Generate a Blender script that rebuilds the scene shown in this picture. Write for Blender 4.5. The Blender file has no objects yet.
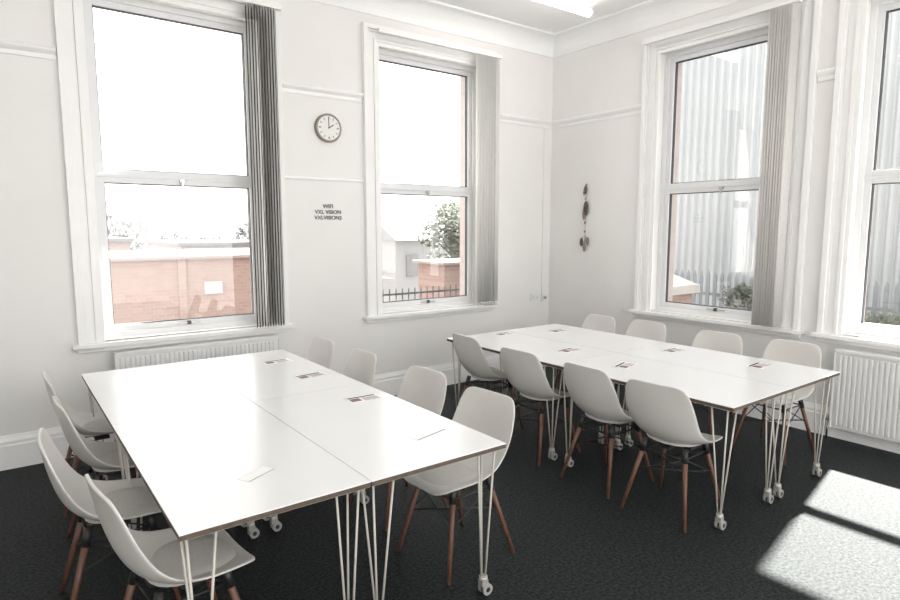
import bpy, bmesh, math, random
from mathutils import Vector, Matrix
random.seed(4)
scn=bpy.context.scene
W,D=5.41,5.21
CEIL=3.88

# ---------------------------------------------------------------- materials
def mat(name,col,rough=.5,metal=0,spec=.5,noise=None,bump=None,emit=None,trans=0):
    m=bpy.data.materials.new(name);m.use_nodes=True
    nt=m.node_tree;b=nt.nodes['Principled BSDF']
    b.inputs['Base Color'].default_value=(*col,1)
    b.inputs['Roughness'].default_value=rough
    b.inputs['Metallic'].default_value=metal
    b.inputs['Specular IOR Level'].default_value=spec
    tc=nt.nodes.new('ShaderNodeTexCoord')
    if noise:
        sc,col2,detail=noise
        n=nt.nodes.new('ShaderNodeTexNoise');n.inputs['Scale'].default_value=sc;n.inputs['Detail'].default_value=detail
        r=nt.nodes.new('ShaderNodeValToRGB')
        r.color_ramp.elements[0].position=.35;r.color_ramp.elements[1].position=.65
        r.color_ramp.elements[0].color=(*col,1);r.color_ramp.elements[1].color=(*col2,1)
        nt.links.new(tc.outputs['Object'],n.inputs['Vector'])
        nt.links.new(n.outputs['Fac'],r.inputs['Fac']);nt.links.new(r.outputs['Color'],b.inputs['Base Color'])
    if bump:
        n2=nt.nodes.new('ShaderNodeTexNoise');n2.inputs['Scale'].default_value=bump[0];n2.inputs['Detail'].default_value=4
        bp=nt.nodes.new('ShaderNodeBump');bp.inputs['Strength'].default_value=bump[1];bp.inputs['Distance'].default_value=bump[2]
        nt.links.new(tc.outputs['Object'],n2.inputs['Vector'])
        nt.links.new(n2.outputs['Fac'],bp.inputs['Height']);nt.links.new(bp.outputs['Normal'],b.inputs['Normal'])
    if emit:
        b.inputs['Emission Color'].default_value=(*emit[0],1);b.inputs['Emission Strength'].default_value=emit[1]
    if trans:
        t=nt.nodes.new('ShaderNodeBsdfTranslucent');t.inputs[0].default_value=(*[min(1,c*1.1) for c in col],1)
        mx=nt.nodes.new('ShaderNodeMixShader');mx.inputs[0].default_value=trans
        out=[n for n in nt.nodes if n.type=='OUTPUT_MATERIAL'][0]
        nt.links.new(b.outputs[0],mx.inputs[1]);nt.links.new(t.outputs[0],mx.inputs[2]);nt.links.new(mx.outputs[0],out.inputs[0])
    return m
M={}
M['wall']=mat('wall_paint',(.84,.828,.808),.6,noise=(1.3,(.87,.858,.84),3),bump=(60,.08,.002))
M['trim']=mat('gloss_trim_paint',(.92,.912,.90),.35,noise=(6,(.94,.932,.92),2))
M['ceil']=mat('ceiling_paint',(.94,.94,.93),.8,noise=(2,(.96,.96,.95),2))
M['carpet']=mat('carpet',(.001,.0025,.0025),.6,spec=.2,noise=(60,(.030,.037,.037),6),bump=(120,.8,.008))
M['upvc']=mat('upvc',(.80,.805,.81),.3,noise=(5,(.82,.825,.83),2))
M['gasket']=mat('rubber_gasket',(.08,.08,.085),.6)
M['chrome']=mat('brushed_metal',(.55,.55,.55),.3,1)
M['blind_d']=mat('blind_fabric_taupe',(.105,.082,.055),.9,spec=.15,noise=(40,(.125,.10,.07),3),trans=.1)
M['blind_l']=mat('blind_fabric_cream',(.92,.905,.89),.85,noise=(40,(.94,.925,.91),3),trans=.4)
M['blind_g']=mat('blind_fabric_grey',(.84,.82,.80),.85,noise=(40,(.88,.86,.84),3),trans=.35)
M['rad']=mat('radiator_enamel',(.86,.86,.85),.3,noise=(4,(.88,.88,.87),2))
M['top']=mat('white_laminate',(.89,.89,.89),.22,noise=(3,(.905,.905,.905),2))
M['ply']=mat('plywood_edge',(.12,.085,.06),.6,noise=(30,(.08,.06,.045),4))
M['legw']=mat('powder_coated_rod',(.56,.53,.48),.35)
M['under']=mat('chipboard_underside',(.42,.40,.37),.7,noise=(20,(.47,.45,.42),3))
M['black']=mat('black_metal',(.02,.02,.02),.4)
M['caster']=mat('caster_nylon',(.34,.33,.31),.4)
M['shell']=mat('chair_shell_plastic',(.67,.65,.62),.38,noise=(4,(.70,.68,.65),2))
M['pad']=mat('chair_seat_pad',(.61,.59,.56),.6,noise=(80,(.65,.63,.60),2))
def wood(name,c1,c2):
    m=mat(name,c1,.45);nt=m.node_tree;b=nt.nodes['Principled BSDF']
    tc=nt.nodes.new('ShaderNodeTexCoord');mp=nt.nodes.new('ShaderNodeMapping');mp.inputs['Scale'].default_value=(60,60,3)
    n=nt.nodes.new('ShaderNodeTexNoise');n.inputs['Scale'].default_value=1.5;n.inputs['Detail'].default_value=5
    r=nt.nodes.new('ShaderNodeValToRGB');r.color_ramp.elements[0].color=(*c1,1);r.color_ramp.elements[1].color=(*c2,1)
    r.color_ramp.elements[0].position=.3;r.color_ramp.elements[1].position=.7
    nt.links.new(tc.outputs['Object'],mp.inputs[0]);nt.links.new(mp.outputs[0],n.inputs['Vector']);nt.links.new(n.outputs['Fac'],r.inputs[0]);nt.links.new(r.outputs[0],b.inputs['Base Color'])
    return m
M['wood']=wood('beech_dowel',(.11,.048,.03),(.17,.08,.05))
M['paper']=mat('paper',(.92,.915,.91),.4,noise=(30,(.93,.93,.92),2))
M['ink']=mat('dark_ink',(.05,.05,.06),.6)
M['grey']=mat('grey_print',(.30,.29,.29),.6)
M['red']=mat('red_print',(.22,.09,.08),.5,noise=(50,(.18,.11,.11),3))
M['silver']=mat('clock_rim',(.33,.29,.25),.3,.7)
M['clockface']=mat('clock_face',(.84,.83,.80),.5)
M['feather']=mat('ornament_brown',(.07,.05,.032),.6,noise=(60,(.20,.15,.10),3))
M['shellw']=mat('ornament_cream',(.4,.35,.29),.5,noise=(60,(.15,.12,.09),3))
M['lamp']=mat('opal_diffuser',(.95,.95,.95),.4,emit=((1,.99,.97),6.0))
g=bpy.data.materials.new('window_glass');g.use_nodes=True;nt=g.node_tree;nt.nodes.clear()
o=nt.nodes.new('ShaderNodeOutputMaterial');mx=nt.nodes.new('ShaderNodeMixShader');t=nt.nodes.new('ShaderNodeBsdfTransparent');gl=nt.nodes.new('ShaderNodeBsdfGlossy')
gl.inputs['Roughness'].default_value=.02;mx.inputs[0].default_value=.06
nt.links.new(t.outputs[0],mx.inputs[1]);nt.links.new(gl.outputs[0],mx.inputs[2]);nt.links.new(mx.outputs[0],o.inputs[0]);M['glass']=g
def brickmat(name,c1,c2,c3):
    m=mat(name,c1,.9);nt=m.node_tree;b=nt.nodes['Principled BSDF']
    tc=nt.nodes.new('ShaderNodeTexCoord');mp=nt.nodes.new('ShaderNodeMapping');mp.inputs['Rotation'].default_value=(math.radians(90),0,0)
    br=nt.nodes.new('ShaderNodeTexBrick');br.inputs['Scale'].default_value=3.5
    br.inputs['Color1'].default_value=(*c1,1);br.inputs['Color2'].default_value=(*c2,1);br.inputs['Mortar'].default_value=(*c3,1)
    br.inputs['Mortar Size'].default_value=.012
    nt.links.new(tc.outputs['Object'],mp.inputs[0]);nt.links.new(mp.outputs[0],br.inputs['Vector']);nt.links.new(br.outputs['Color'],b.inputs['Base Color'])
    return m
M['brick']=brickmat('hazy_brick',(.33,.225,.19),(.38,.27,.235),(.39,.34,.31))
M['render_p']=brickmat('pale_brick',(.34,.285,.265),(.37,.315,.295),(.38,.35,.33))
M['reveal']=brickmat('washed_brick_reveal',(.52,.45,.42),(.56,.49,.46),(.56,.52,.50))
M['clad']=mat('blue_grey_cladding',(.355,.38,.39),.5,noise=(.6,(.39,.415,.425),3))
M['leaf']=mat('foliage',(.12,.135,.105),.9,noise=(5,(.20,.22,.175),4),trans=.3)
M['haze']=mat('hazy_town',(.28,.288,.292),.9,noise=(.5,(.32,.328,.332),4))  # distance haze is painted into this pale grey
M['hleaf']=mat('hazy_foliage',(.19,.20,.195),.9,noise=(1.2,(.24,.25,.245),4),trans=.2)  # far leaves greyed, haze put into the colour
M['roof']=mat('slate_roof',(.20,.205,.21),.8,noise=(2,(.23,.235,.24),3))
M['ground']=mat('tarmac',(.14,.14,.14),.95,noise=(1,(.18,.18,.175),3))
M['iron']=mat('painted_iron',(.08,.085,.09),.5)
M['stone']=mat('stone_cap',(.48,.46,.44),.8,noise=(6,(.52,.50,.48),3))
M['fence']=mat('galvanised_fence',(.21,.235,.25),.5)

# ---------------------------------------------------------------- mesh builder
class MB:
    def __init__(s): s.v=[];s.f=[];s.m=[];s.sm=[];s.mats=[]
    def mi(s,k):
        if k not in s.mats:s.mats.append(k)
        return s.mats.index(k)
    def add(s,vs,fs,k,smooth=False):
        b=len(s.v);s.v+= [Vector(v) for v in vs];i=s.mi(k)
        for f in fs:s.f.append([b+j for j in f]);s.m.append(i);s.sm.append(smooth)
    def box(s,a,b,k):
        x0,y0,z0=[min(p,q) for p,q in zip(a,b)];x1,y1,z1=[max(p,q) for p,q in zip(a,b)]
        s.add([(x0,y0,z0),(x1,y0,z0),(x1,y1,z0),(x0,y1,z0),(x0,y0,z1),(x1,y0,z1),(x1,y1,z1),(x0,y1,z1)],
          [(0,3,2,1),(4,5,6,7),(0,1,5,4),(1,2,6,5),(2,3,7,6),(3,0,4,7)],k)
    def rod(s,p,q,r0,k,r1=None,n=10):
        r1=r0 if r1 is None else r1
        p,q=Vector(p),Vector(q);d=(q-p).normalized();a=d.orthogonal().normalized();b=d.cross(a)
        vs=[];
        for c,r in((p,r0),(q,r1)):
            for i in range(n):
                t=2*math.pi*i/n;vs.append(c+a*math.cos(t)*r+b*math.sin(t)*r)
        s.add(vs,[(i,(i+1)%n,n+(i+1)%n,n+i) for i in range(n)],k,True)
        s.add(vs,[tuple(range(n))[::-1],tuple(range(n,2*n))],k)
    def ell(s,c,r,k,n=12,m=8):
        vs=[];fs=[]
        for j in range(m+1):
            p=math.pi*j/m
            for i in range(n):
                t=2*math.pi*i/n;vs.append((c[0]+r[0]*math.sin(p)*math.cos(t),c[1]+r[1]*math.sin(p)*math.sin(t),c[2]+r[2]*math.cos(p)))
        for j in range(m):
            for i in range(n):fs.append((j*n+i,(j+1)*n+i,(j+1)*n+(i+1)%n,j*n+(i+1)%n))
        s.add(vs,fs,k,True)
    def xf(s,fn,start=0):
        for i in range(start,len(s.v)):s.v[i]=Vector(fn(s.v[i]))
    def mesh(s,name):
        me=bpy.data.meshes.new(name);me.from_pydata([tuple(v) for v in s.v],[],s.f)
        for k in s.mats:me.materials.append(M[k])
        for p,i,q in zip(me.polygons,s.m,s.sm):p.material_index=i;p.use_smooth=q
        bm=bmesh.new();bm.from_mesh(me);bmesh.ops.remove_doubles(bm,verts=bm.verts,dist=1e-5);bmesh.ops.recalc_face_normals(bm,faces=bm.faces);bm.to_mesh(me);bm.free()
        return me
    def obj(s,name,loc=(0,0,0),rz=0,bevel=0):
        o=bpy.data.objects.new(name,s.mesh(name));scn.collection.objects.link(o);o.location=loc;o.rotation_euler=(0,0,rz)
        if bevel:
            b=o.modifiers.new('bevel','BEVEL');b.width=bevel;b.segments=2;b.limit_method='ANGLE'
        return o
def inst(me,name,loc,rz=0):
    o=bpy.data.objects.new(name,me);scn.collection.objects.link(o);o.location=loc;o.rotation_euler=(0,0,rz);return o
LEFT=lambda v:(v[0],D+v[1],v[2])      # local: u along wall, d outward, z
RIGHT=lambda v:(W+v[1],v[0],v[2])

# ---------------------------------------------------------------- room shell
Z0,Z1=.85,3.42
def wall(name,u0,u1,holes,T,th=.22):
    b=MB();cur=u0
    for h0,h1 in holes:
        b.box((cur,0,0),(h0,th,CEIL),'wall');b.box((h0,0,0),(h1,th,Z0),'wall');b.box((h0,0,Z1),(h1,th,CEIL),'wall');cur=h1
    b.box((cur,0,0),(u1,th,CEIL),'wall')
    cur=u0   # brick outer leaf, overlapping the window frames as real reveals do
    for h0,h1 in holes:
        a,c=h0+.045,h1-.045
        b.box((cur,th,-3.2),(a,th+.10,CEIL+.5),'reveal');b.box((a,th,-3.2),(c,th+.10,Z0-.02),'reveal');b.box((a,th,Z1-.04),(c,th+.10,CEIL+.5),'reveal');cur=c
    b.box((cur,th,-3.2),(u1,th+.10,CEIL+.5),'reveal')
    b.xf(T);return b.obj(name)
H1,H2=(.61,1.90),(3.03,4.32)
H3,H4=(2.45,3.76),(.67,1.975)
wall('wall_left',-1.9,W+.32,[H1,H2],LEFT)
wall('wall_right',-2.2,D,[H4,H3],RIGHT)
b=MB();b.box((-2.1,-2.2,0),(-1.9,D+.2,CEIL),'wall');b.obj('wall_side')
b=MB();b.box((-1.9,-2.2,-.1),(W,D,0),'carpet');b.obj('floor')
b=MB();b.box((-1.9,-2.2,CEIL),(W+.2,D+.2,CEIL+.12),'ceil');b.obj('ceiling')
def coving(name,u0,u1,T):
    prof=[(0,CEIL-.20),(-.012,CEIL-.20),(-.014,CEIL-.175)]
    for i in range(9):
        t=i/8*math.pi/2;prof.append((-.16+.145*math.cos(t),CEIL-.17+.145*math.sin(t)))
    prof+=[(-.19,CEIL-.02),(-.19,CEIL),(0,CEIL)]
    n=len(prof);vs=[(u0,d,z) for d,z in prof]+[(u1,d,z) for d,z in prof]
    b=MB();b.add(vs,[(i,(i+1)%n,n+(i+1)%n,n+i) for i in range(n)]+[tuple(range(n)),tuple(range(n,2*n))],'ceil');b.xf(T);return b.obj(name)
coving('trim_1',-1.9,W,LEFT);coving('trim_2',-2.2,D,RIGHT)
def strip(name,segs,prof,T,k='trim'):
    b=MB();n=len(prof)
    for u0,u1 in segs:
        vs=[(u0,-d,z) for d,z in prof]+[(u1,-d,z) for d,z in prof]
        b.add(vs,[(i,(i+1)%n,n+(i+1)%n,n+i) for i in range(n)]+[tuple(range(n)),tuple(range(n,2*n))],k)
    b.xf(T);return b.obj(name)
base=[(0,0),(.028,0),(.028,.17),(.022,.18),(.022,.20),(.012,.225),(.008,.24),(0,.24)]
strip('baseboard_left',[(-1.9,W)],base,LEFT);strip('baseboard_right',[(-2.2,D-.028)],base,RIGHT)
rail=[(0,2.87),(.012,2.87),(.014,2.90),(.04,2.925),(.045,2.94),(.03,2.955),(0,2.955)]
strip('trim_3',[(-1.9,.44),(2.07,2.86),(4.49,W)],rail,LEFT)
strip('trim_4',[(-2.2,.50),(2.145,2.28),(3.93,D)],rail,RIGHT)
strip('trim_5',[(2.07,2.86)],[(0,2.13),(.012,2.13),(.016,2.14),(.012,2.155),(0,2.155)],LEFT)

# ---------------------------------------------------------------- windows
def window(name,h,T):
    u0,u1=h;b=MB()
    def ring(o0,o1,d0,d1,k='trim'):   # three-sided architrave ring
        b.box((u0-o1,d0,Z0-.01),(u0-o0,d1,Z1+o1),k);b.box((u1+o0,d0,Z0-.01),(u1+o1,d1,Z1+o1),k);b.box((u0-o0,d0,Z1+o0),(u1+o0,d1,Z1+o1),k)
    ring(-.012,.022,-.022,0);ring(.022,.05,-.034,0);ring(.05,.105,-.02,0);ring(.105,.125,-.032,0);ring(.125,.165,-.05,0)
    b.box((u0-.20,-.085,.815),(u1+.20,.02,.845),'trim');b.box((u0-.01,0,.815),(u1+.01,.1,.853),'trim')
    b.box((u0-.17,-.03,.775),(u1+.17,0,.815),'trim')
    def fr(a0,a1,z0,z1,w,d0,d1,k,wb=None,wt=None):
        wb=w if wb is None else wb;wt=w if wt is None else wt
        b.box((a0,d0,z0),(a0+w,d1,z1),k);b.box((a1-w,d0,z0),(a1,d1,z1),k);b.box((a0+w,d0,z0),(a1-w,d1,z0+wb),k);b.box((a0+w,d0,z1-wt),(a1-w,d1,z1),k)
    fr(u0,u1,Z0,Z1,.045,.09,.20,'upvc')
    zm=2.045
    a0,a1=u0+.045,u1-.045
    fr(a0,a1,Z0+.045,zm+.05,.045,.105,.17,'upvc',wt=.05)
    fr(a0,a1,zm+.05,Z1-.045,.042,.115,.185,'upvc',wb=.05)
    b.box((a0,.095,zm+.04),(a1,.12,zm+.06),'upvc')
    fr(a0+.045,a1-.045,Z0+.09,zm,.007,.125,.16,'gasket');b.box((a0+.047,.138,Z0+.092),(a1-.047,.142,zm-.002),'glass')
    fr(a0+.042,a1-.042,zm+.10,Z1-.087,.007,.135,.17,'gasket');b.box((a0+.044,.148,zm+.102),(a1-.044,.152,Z1-.089),'glass')
    uc=(u0+u1)/2
    b.box((uc-.02,.08,zm+.02),(uc+.02,.105,zm+.045),'chrome');b.box((uc-.008,.07,zm-.02),(uc+.008,.085,zm+.035),'chrome')
    b.box((uc-.09,.09,Z0+.062),(uc+.09,.105,Z0+.074),'chrome');b.box((uc-.015,.085,Z0+.055),(uc+.015,.105,Z0+.085),'gasket')
    b.box((u0-.06,.24,Z0-.09),(u1+.06,.38,Z0-.021),'stone')
    b.xf(T);return b.obj(name,bevel=.003)
window('window_1',H1,LEFT);window('window_2',H2,LEFT);window('window_3',H3,RIGHT);window('window_4',H4,RIGHT)

def blind(u0,u1,n,ang,k,T,rail_u,z0=.86,d=-.115):
    b=MB()
    b.box((rail_u[0],d-.02,3.50),(rail_u[1],d+.02,3.535),'trim')
    for q in (rail_u[0]+.1,rail_u[1]-.1): b.box((q-.015,d,3.51),(q+.015,-.051,3.53),'trim')
    for i in range(n):
        u=u0+(u1-u0)*(i+.5)/n;a=math.radians(ang+random.uniform(-4,4));hw=.0445
        dx,dy=math.cos(a)*hw,math.sin(a)*hw
        pts=[]
        for j in range(5):
            t=-1+j/2;cv=(1-t*t)*.005
            pts.append((u+dx*t-math.sin(a)*cv,d+dy*t+math.cos(a)*cv))
        zb=z0+random.uniform(-.004,.004)
        vs=[(x,y,zb) for x,y in pts]+[(x,y,3.49) for x,y in pts]
        off=Vector((-math.sin(a),math.cos(a),0))*.0015
        vs+= [tuple(Vector(v)+off) for v in vs]
        fs=[(j,j+1,6+j,5+j) for j in range(4)]+[(10+j,11+j,16+j,15+j) for j in range(4)]+[(0,5,15,10),(4,9,19,14)]
        fs+=[(j,j+1,11+j,10+j) for j in range(4)]+[(5+j,6+j,16+j,15+j) for j in range(4)]
        b.add(vs,fs,k,True)
        b.box((u-.004,d-.004,3.485),(u+.004,d+.004,3.51),'trim')
        st=len(b.v);b.box((-hw*.9,-.0025,zb+.004),(hw*.9,.0025,zb+.03),k)
        for j in range(st,len(b.v)):
            v=b.v[j];b.v[j]=Vector((u+v.x*math.cos(a)-v.y*math.sin(a),d+v.x*math.sin(a)+v.y*math.cos(a),v.z))
    b.xf(T);return b.obj('vertical_blind')
blind(1.745,2.00,11,70,'blind_d',LEFT,(.50,2.05))
blind(4.16,4.47,8,18,'blind_l',LEFT,(2.98,4.50))
blind(2.42,2.62,9,112,'blind_g',RIGHT,(2.40,3.88))

# ---------------------------------------------------------------- radiators
def radiator(u0,u1,z0,z1,T):
    b=MB();b.box((u0,-.115,z0),(u1,-.055,z1-.015),'rad')
    n=int((u1-u0)/.036);w=(u1-u0-.04)/n
    for i in range(n):
        a=u0+.02+i*w;d=-.115
        prof=[(a+w*.12,d+.002),(a+w*.28,d-.014),(a+w*.72,d-.014),(a+w*.88,d+.002)]
        zA,zB=z0+.025,z1-.045
        vs=[(x,y,zA) for x,y in prof]+[(x,y,zB) for x,y in prof]
        b.add(vs,[(0,1,5,4),(1,2,6,5),(2,3,7,6),(3,0,4,7),(0,3,2,1),(4,5,6,7)],'rad')
    b.box((u0-.004,-.135,z1-.02),(u1+.004,-.045,z1),'rad')
    b.box((u0-.006,-.13,z0),(u0,-.045,z1-.02),'rad');b.box((u1,-.13,z0),(u1+.006,-.045,z1-.02),'rad')
    for i in range(int((u1-u0)/.03)):
        a=u0+.02+i*.03;b.box((a,-.12,z1),(a+.018,-.06,z1+.003),'rad')
    for q in (u0+.2,u1-.2): b.box((q-.02,-.055,z0+.2),(q+.02,-.001,z1-.1),'rad')
    for q in (u0-.035,u1+.035):
        b.rod((q,-.085,0),(q,-.085,z0+.05),.0085,'chrome');b.rod((q,-.085,z0+.05),(q,-.085,z0+.14),.02,'trim');
        b.rod((q,-.085,z0+.05),(q+(.04 if q<u0 else -.04),-.085,z0+.05),.01,'chrome')
    b.xf(T);return b.obj('radiator')
radiator(.67,1.93,.14,.765,LEFT);radiator(.75,1.96,.11,.745,RIGHT)

# ---------------------------------------------------------------- tables
def hairpin(b,cx,cy,sx,sy,ztop):
    foot=Vector((cx+sx*.012,cy+sy*.012,.085));k='legw'
    b.box((cx-.06,cy-.06,ztop-.006),(cx+.06,cy+.06,ztop),k)
    tops=[(cx+sx*.045,cy-sy*.05),(cx-sx*.05,cy+sy*.045),(cx+sx*.045,cy+sy*.045)]
    offs=[(.0,-.012),(-.012,0),(.006,.006)]
    for (tx,ty),(ox,oy) in zip(tops,offs):
        b.rod((tx,ty,ztop-.003),(foot.x+ox*sx,foot.y+oy*sy,.088),.0050,k,n=8)
    b.rod((foot.x,foot.y,.074),(foot.x,foot.y,.092),.02,k,n=12)
    b.box((foot.x-.018,foot.y-.016,.045),(foot.x+.018,foot.y+.016,.074),'caster')
    for o in (-.014,.014):
        b.rod((foot.x+.012,foot.y+o-.008,.027),(foot.x+.012,foot.y+o+.008,.027),.027,'caster',n=18)
        b.rod((foot.x+.012,foot.y+o-.0095,.027),(foot.x+.012,foot.y+o+.0095,.027),.012,'black',n=12)
def table_mesh(w,l,h=.74):
    b=MB();a,c=w/2,l/2
    b.box((-a+.001,-c+.001,h-.022),(a-.001,c-.001,h-.002),'ply')
    b.box((-a,-c,h-.004),(a,c,h),'top')
    b.box((-a+.004,-c+.004,h-.0245),(a-.004,c-.004,h-.022),'under')
    for sx in(-1,1):
        for sy in(-1,1):hairpin(b,sx*(a-.075),sy*(c-.09),sx,sy,h-.0245)
    return b.mesh('table')
t1=table_mesh(.688,1.325)
for x in(.744,1.435):
    for y in(2.62,3.948):inst(t1,'meeting_table',(x,y,0))
t2=table_mesh(.684,1.295)
for x in(3.462,4.149):
    for y in(2.275,3.573):inst(t2,'meeting_table',(x,y,0))

# ---------------------------------------------------------------- shell chair
def chair_mesh():
    b=MB()
    P=[(-.258,.825,.125,.006),(-.257,.818,.165,.010),(-.253,.796,.190,.016),(-.246,.75,.208,.026),(-.235,.69,.219,.036),(-.221,.63,.225,.046),(-.204,.575,.226,.056),
       (-.180,.522,.226,.064),(-.140,.475,.228,.068),(-.085,.446,.232,.064),(-.02,.434,.236,.054),(.05,.434,.236,.044),(.12,.440,.230,.034),(.175,.443,.215,.024),(.215,.437,.185,.014),(.232,.427,.150,.008),(.238,.418,.105,.004)]
    n=len(P);NU=12;vs=[]
    for i,(x,z,w,k) in enumerate(P):
        a=P[max(i-1,0)];c=P[min(i+1,n-1)]
        t=Vector((c[0]-a[0],0,c[1]-a[1])).normalized();nrm=Vector((-t.z,0,t.x))
        if i==0:nrm=Vector((1,0,0))
        if nrm.x<0 and i<8:nrm=-nrm
        if nrm.z<0 and i>=8:nrm=-nrm
        for j in range(NU+1):
            u=-1+2*j/NU
            vs.append(Vector((x,u*w,z))+nrm*(k*abs(u)**2.4))
    fs=[(i*(NU+1)+j,i*(NU+1)+j+1,(i+1)*(NU+1)+j+1,(i+1)*(NU+1)+j) for i in range(n-1) for j in range(NU)]
    me=bpy.data.meshes.new('tmp');me.from_pydata([tuple(v) for v in vs],[],fs)
    o=bpy.data.objects.new('tmp',me);scn.collection.objects.link(o)
    s=o.modifiers.new('s','SOLIDIFY');s.thickness=.013;s.offset=0
    q=o.modifiers.new('q','SUBSURF');q.levels=2;q.render_levels=2
    dg=bpy.context.evaluated_depsgraph_get();em=o.evaluated_get(dg).to_mesh()
    b.add([v.co.copy() for v in em.vertices],[tuple(p.vertices) for p in em.polygons],'shell',True)
    bpy.data.objects.remove(o)
    vs=[];fs=[];N=24
    for r,z in((.0,.458),(.6,.457),(.9,.450),(1.0,.438)):
        for i in range(N):
            t=2*math.pi*i/N;c_,s_=math.cos(t),math.sin(t)
            cc=math.copysign(abs(c_)**.75,c_);ss=math.copysign(abs(s_)**.75,s_)
            vs.append((.045+r*cc*.165,r*ss*.175,z+ (abs(ss*r)**2)*.012))
    for j in range(3):
        for i in range(N):fs.append((j*N+i,j*N+(i+1)%N,(j+1)*N+(i+1)%N,(j+1)*N+i))
    b.add(vs,fs,'pad',True)
    tops={};feet={}
    for sx in(-1,1):
        for sy in(-1,1):
            T_=Vector((.01+sx*.115,sy*.125,.425));F_=Vector((.0+sx*.225,sy*.205,.0))
            tops[sx,sy]=T_;feet[sx,sy]=F_
            b.rod(T_,F_,.0155,'wood',r1=.010,n=12)
            b.rod(T_+Vector((0,0,.01)),T_.lerp(F_,.16),.0175,'black',n=12)
    lp=lambda k,t:tops[k].lerp(feet[k],t)
    b.rod(lp((-1,-1),.40),lp((1,1),.46),.0045,'black');b.rod(lp((-1,1),.40),lp((1,-1),.46),.0045,'black')
    for p,q in(((-1,-1),(-1,1)),((1,-1),(1,1)),((-1,-1),(1,-1)),((-1,1),(1,1))):
        b.rod(lp(p,.12),lp(q,.12),.005,'black')
        b.rod(lp(p,.12),lp(q,.44),.004,'black')
    b.box((-.11,-.03,.405),(.13,.03,.420),'black');b.box((-.03,-.12,.405),(.05,.12,.420),'black')
    return b.mesh('shell_chair')
cm=chair_mesh()
R=math.radians
chairs=[(3.20,2.02,4),(3.22,2.53,-2),(3.23,3.18,2),(3.29,3.86,-4),
        (4.68,2.12,178),(4.62,2.68,183),(4.66,3.42,180),(4.60,3.95,176),
        (1.84,2.41,184),(1.87,3.04,184),(1.83,3.80,178),(1.80,4.40,181),
        (.47,2.34,6),(.35,3.01,-3),(.45,3.62,3),(.44,4.30,0)]
for x,y,a in chairs:inst(cm,'shell_chair',(x,y,0),R(a))

# ---------------------------------------------------------------- small things
def leaflet(x,y,rz,w=.20,l=.11):
    b=MB();b.box((-w/2,-l/2,0),(w/2,l/2,.0015),'paper')
    b.box((-w/2+.01,-l/2+.015,.0015),(-.03,l/2-.04,.0019),'red')
    b.box((-w/2+.01,l/2-.03,.0015),(w/2-.02,l/2-.012,.0019),'ink')
    for i in range(4):b.box((-.015,-l/2+.012+i*.016,.0015),(w/2-.015-.012*(i%2),-l/2+.019+i*.016,.0019),'grey' if i%2 else 'red')
    b.obj('leaflet',(x,y,.7402),rz)
for x,y,a in((1.58,4.20,.05),(1.60,3.66,.12),(1.62,2.98,-.05),(3.59,3.22,.1),(3.50,2.62,.3),(3.68,4.08,.1),(4.25,2.05,.1),(4.25,2.72,0),(4.2,3.9,0)):leaflet(x,y,a)
b=MB();b.box((-.10,-.03,0),(.10,.03,.001),'paper');b.box((-.10,-.032,.0),(.10,-.030,.0025),'grey');b.obj('paper_slip',(1.57,2.28,.7402),.25)
b=MB();b.box((-.07,-.03,0),(.07,.03,.001),'paper');b.box((-.07,-.0315,0),(.07,-.03,.0015),'grey');b.obj('paper_slip',(.76,2.29,.7402),.5)

# wall clock
b=MB();N=40;cx,cz,r=2.50,2.60,.127
b.rod((cx,0,cz),(cx,-.035,cz),r*.98,'silver',n=N)
vs=[];rr=[(r,-.0),(r,-.035),(r-.006,-.043),(r-.016,-.043),(r-.02,-.034)]
for q,d in rr:
    for i in range(N):
        t=2*math.pi*i/N;vs.append((cx+q*math.cos(t),d,cz+q*math.sin(t)))
b.add(vs,[(j*N+i,j*N+(i+1)%N,(j+1)*N+(i+1)%N,(j+1)*N+i) for j in range(4) for i in range(N)],'silver',True)
b.rod((cx,-.030,cz),(cx,-.037,cz),r-.018,'clockface',n=N)
def hand(ang,l,w,l0=0,d=-.039):
    a=R(ang);dx,dz=math.sin(a),math.cos(a);px,pz=dz*w,-dx*w
    p=[(cx+dx*l0+px,cz+dz*l0+pz),(cx+dx*l0-px,cz+dz*l0-pz),(cx+dx*l-px,cz+dz*l-pz),(cx+dx*l+px,cz+dz*l+pz)]
    b.add([(x,d,z) for x,z in p]+[(x,d+.0015,z) for x,z in p],[(0,1,2,3),(4,7,6,5),(0,4,5,1),(1,5,6,2),(2,6,7,3),(3,7,4,0)],'black')
hand(58,.055,.004);hand(-2,.085,.003,d=-.041)
for i in range(12):hand(i*30,.098,.0045 if i%3==0 else .0025,.078,d=-.0385)
b.rod((cx,-.037,cz),(cx,-.044,cz),.006,'black');b.xf(LEFT);b.obj('wall_clock')

par=bpy.data.objects.new('wall_lettering',None);scn.collection.objects.link(par);par.location=(2.49,D-.003,1.84)
for i,(txt,zz,sz) in enumerate((('WIFI',.042,.052),('VXL VISION',-.010,.050),('VXLVISION2',-.062,.050))):
    cu=bpy.data.curves.new('t','FONT');cu.body=txt;cu.size=sz;cu.align_x='CENTER';cu.extrude=.002;cu.offset=.0003
    o=bpy.data.objects.new('text_line_%d'%i,cu);scn.collection.objects.link(o)
    dg=bpy.context.evaluated_depsgraph_get();me=bpy.data.meshes.new_from_object(o.evaluated_get(dg));bpy.data.objects.remove(o)
    me.materials.clear();me.materials.append(M['ink'])
    o=bpy.data.objects.new('text_line_%d'%i,me);scn.collection.objects.link(o);o.parent=par;o.location=(0,0,zz);o.rotation_euler=(R(90),0,0)

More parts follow.
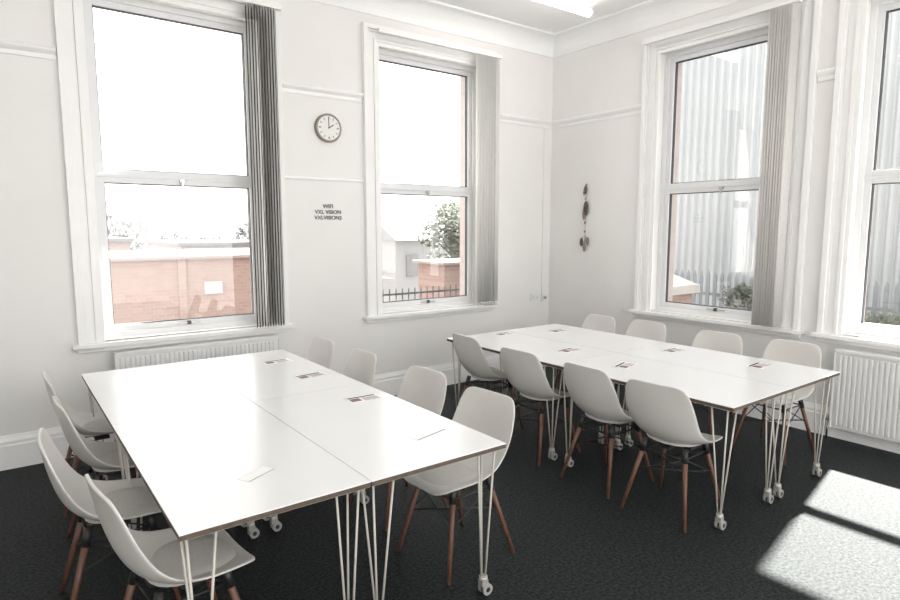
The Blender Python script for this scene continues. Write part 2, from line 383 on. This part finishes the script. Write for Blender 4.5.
b=MB();b.box((5.10,-.012,.83),(5.245,0,.915),'upvc');b.box((5.27,-.03,.82),(5.36,0,.90),'upvc')
for q in(5.135,5.205):
    b.box((q-.004,-.0135,.872),(q+.004,-.012,.884),'grey');b.box((q-.014,-.0135,.855),(q-.008,-.012,.862),'grey');b.box((q+.008,-.0135,.855),(q+.014,-.012,.862),'grey')
b.box((5.29,-.032,.845),(5.34,-.03,.875),'grey');b.xf(LEFT);b.obj('wall_socket',bevel=.003)
b=MB();b.box((5.27,-.02,.90),(5.29,0,2.86),'wall');b.xf(LEFT);b.obj('cable_trunking')

# hanging ornament on right wall
b=MB();y=4.65
b.rod((y,-.012,2.19),(y,-.012,1.44),.0018,'feather',n=6)
b.rod((y,0,2.19),(y,-.016,2.19),.006,'black')
b.ell((y,-.02,2.13),(.024,.012,.05),'feather');b.ell((y+.022,-.02,2.10),(.014,.008,.035),'shellw')
b.ell((y,-.018,2.03),(.010,.008,.014),'shellw')
b.ell((y-.01,-.02,1.92),(.036,.014,.085),'feather');b.ell((y+.018,-.02,1.86),(.022,.010,.07),'shellw')
b.ell((y,-.018,1.76),(.012,.01,.016),'shellw');b.ell((y,-.018,1.66),(.009,.009,.012),'feather')
for k,(dy,dz) in enumerate(((-.045,1.55),(.045,1.54),(0,1.48))):
    b.ell((y+dy,-.02,dz),(.022,.012,.05),'feather' if k%2 else 'shellw')
    b.rod((y,-.012,1.62),(y+dy,-.018,dz+.03),.0015,'feather',n=6)
b.xf(RIGHT);b.obj('hanging_ornament')

# ceiling light battens (opal tube on a slim bracket)
def batten(x0,x1,yc):
    b=MB();zc=3.812
    for x in(x0+.2,x1-.2):b.box((x-.03,yc-.02,zc+.03),(x+.03,yc+.02,CEIL-.001),'trim')
    b.rod((x0+.03,yc,zc),(x1-.03,yc,zc),.038,'lamp',n=20)
    b.rod((x0,yc,zc),(x0+.03,yc,zc),.041,'trim',n=20);b.rod((x1-.03,yc,zc),(x1,yc,zc),.041,'trim',n=20)
    b.obj('fluorescent_and_fill_light')
batten(3.43,4.90,4.22);batten(3.43,4.90,1.9);batten(.3,1.8,3.0);batten(.3,1.8,.8)  # first is the visible fixture; the others are unseen, added to brighten tabletops

# ---------------------------------------------------------------- outside
GZ=-3.2
b=MB();b.box((-60,-40,GZ-.2),(90,120,GZ),'ground');b.obj('ground_outside')
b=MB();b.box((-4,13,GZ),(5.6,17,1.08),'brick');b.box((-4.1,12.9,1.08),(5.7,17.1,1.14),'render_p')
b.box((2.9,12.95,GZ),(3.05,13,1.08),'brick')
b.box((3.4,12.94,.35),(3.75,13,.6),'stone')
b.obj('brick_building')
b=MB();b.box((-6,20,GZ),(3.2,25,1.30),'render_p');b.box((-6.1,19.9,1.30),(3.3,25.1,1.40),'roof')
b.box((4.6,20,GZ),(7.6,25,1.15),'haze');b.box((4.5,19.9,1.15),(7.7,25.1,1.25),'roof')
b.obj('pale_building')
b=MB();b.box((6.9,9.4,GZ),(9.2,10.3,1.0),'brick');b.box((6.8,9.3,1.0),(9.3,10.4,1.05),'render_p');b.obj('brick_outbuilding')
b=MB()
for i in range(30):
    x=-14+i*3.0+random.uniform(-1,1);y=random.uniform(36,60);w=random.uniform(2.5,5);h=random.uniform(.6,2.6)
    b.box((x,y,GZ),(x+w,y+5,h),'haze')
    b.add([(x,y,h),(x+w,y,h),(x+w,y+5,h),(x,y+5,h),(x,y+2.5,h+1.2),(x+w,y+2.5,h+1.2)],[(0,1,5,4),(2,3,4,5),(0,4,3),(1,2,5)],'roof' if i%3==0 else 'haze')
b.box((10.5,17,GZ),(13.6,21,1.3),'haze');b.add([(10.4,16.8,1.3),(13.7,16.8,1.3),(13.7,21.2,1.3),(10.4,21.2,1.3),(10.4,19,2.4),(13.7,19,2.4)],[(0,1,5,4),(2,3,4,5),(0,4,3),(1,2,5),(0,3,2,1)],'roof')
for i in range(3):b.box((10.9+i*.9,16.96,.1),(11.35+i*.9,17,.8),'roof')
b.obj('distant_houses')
def tree(x,y,z,r,k,nl=2500,ls=.09,name='tree'):
    b=MB();h=z-GZ;b.rod((0,0,0),(0,0,h),r*.07,'iron',r1=r*.03)
    cl=[]
    for i in range(26):
        v=Vector((random.gauss(0,1),random.gauss(0,1),random.gauss(0,1))).normalized()*r*random.uniform(.25,.8)
        v.z*=.85;cl.append((v,r*random.uniform(.22,.42)))
        if i<9:b.rod((0,0,h-r*.6),(v.x,v.y,h+v.z),r*.02,'iron',r1=r*.008,n=6)
    for i in range(nl):
        c,s=random.choice(cl)
        p=c+Vector((random.gauss(0,1),random.gauss(0,1),random.gauss(0,1))).normalized()*s*random.uniform(.5,1)+Vector((0,0,h))
        d=Vector((random.gauss(0,1),random.gauss(0,1),random.gauss(0,1))).normalized();e=d.orthogonal().normalized()*ls*random.uniform(.5,1);d=d*ls*random.uniform(.7,1.4)
        b.add([p-d,p+e*.5,p+d,p-e*.5],[(0,1,2,3)],k)
    b.obj(name,(x,y,GZ))
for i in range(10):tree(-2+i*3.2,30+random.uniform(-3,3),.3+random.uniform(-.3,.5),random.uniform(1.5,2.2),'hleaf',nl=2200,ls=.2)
tree(9.7,12.4,1.4,1.2,'leaf',nl=5500,ls=.08)
b=MB()
for i in range(16):
    x=4.7+i*.12;b.rod((x,8.2,GZ),(x,8.2,.74),.010,'iron',n=6)
b.box((4.7,8.18,.64),(6.6,8.22,.67),'iron');b.box((4.7,8.18,-1.2),(6.6,8.22,-1.17),'iron');b.obj('iron_railing')
# corrugated warehouse; unseen extra height added to one bay, blocking sun on right tables
b=MB();X=12
for (ya,yb,zt,dp) in((-6,3.5,6.8,8),(3.5,10.2,12.5,.5)):
    m=int((yb-ya)/.0425);vs=[]
    for i in range(m+1):
        y=ya+i*(yb-ya)/m;xx=X if i%4 in(0,1) else X-.05
        vs+=[(xx,y,GZ),(xx,y,zt)]
    b.add(vs,[(2*i,2*i+2,2*i+3,2*i+1) for i in range(m)],'clad');b.box((X+.02,ya,GZ),(X+dp,yb,zt),'clad');b.box((X-.12,ya,zt),(X+dp,yb,zt+.15),'stone')
b.obj('corrugated_warehouse')
b=MB();b.box((8.0,5.3,GZ),(8.7,6.0,.70),'brick');b.box((7.92,5.22,.70),(8.78,6.08,.83),'stone')
b.add([(7.95,5.25,.83),(8.75,5.25,.83),(8.75,6.05,.83),(7.95,6.05,.83),(8.35,5.65,1.07)],[(0,1,4),(1,2,4),(2,3,4),(3,0,4)],'stone');b.obj('brick_gatepost')
b=MB()
for i in range(60):
    y=-1+i*.13;b.box((10.2,y,GZ),(10.22,y+.06,.85),'fence');b.add([(10.2,y,.85),(10.22,y,.85),(10.22,y+.06,.85),(10.2,y+.06,.85),(10.21,y+.03,.95)],[(0,1,4),(1,2,4),(2,3,4),(3,0,4)],'fence')
b.box((10.22,-1,.5),(10.25,6.8,.55),'fence');b.obj('palisade_fence')
for y,z in((2.9,.3),(3.8,.5),(4.6,.5)):tree(9.2,y,z,.5,'leaf',nl=1800,ls=.05,name='shrub')

# ---------------------------------------------------------------- light
w=bpy.data.worlds.new('World');scn.world=w;w.use_nodes=True
bg=w.node_tree.nodes['Background'];bg.inputs[0].default_value=(1,.992,.975,1);bg.inputs[1].default_value=3.2
s=bpy.data.lights.new('sun','SUN');s.energy=52;s.angle=R(1.2);s.color=(1,.97,.93)
so=bpy.data.objects.new('sun',s);scn.collection.objects.link(so)
so.rotation_euler=Vector((-1,-.20,-1.22)).to_track_quat('-Z','Y').to_euler();so.location=(14,6,14)

# ---------------------------------------------------------------- camera
f=607.;pitch=math.atan(72/607.)
fw=Vector((.599,.801,0)).normalized()
cd=bpy.data.cameras.new('camera');cd.sensor_width=36;cd.lens=36*f/900
co=bpy.data.objects.new('camera',cd);scn.collection.objects.link(co);co.location=(0,0,1.7)
F=fw*math.cos(pitch)+Vector((0,0,-math.sin(pitch)));co.rotation_euler=F.to_track_quat('-Z','Y').to_euler()
scn.camera=co
scn.view_settings.view_transform='Standard'
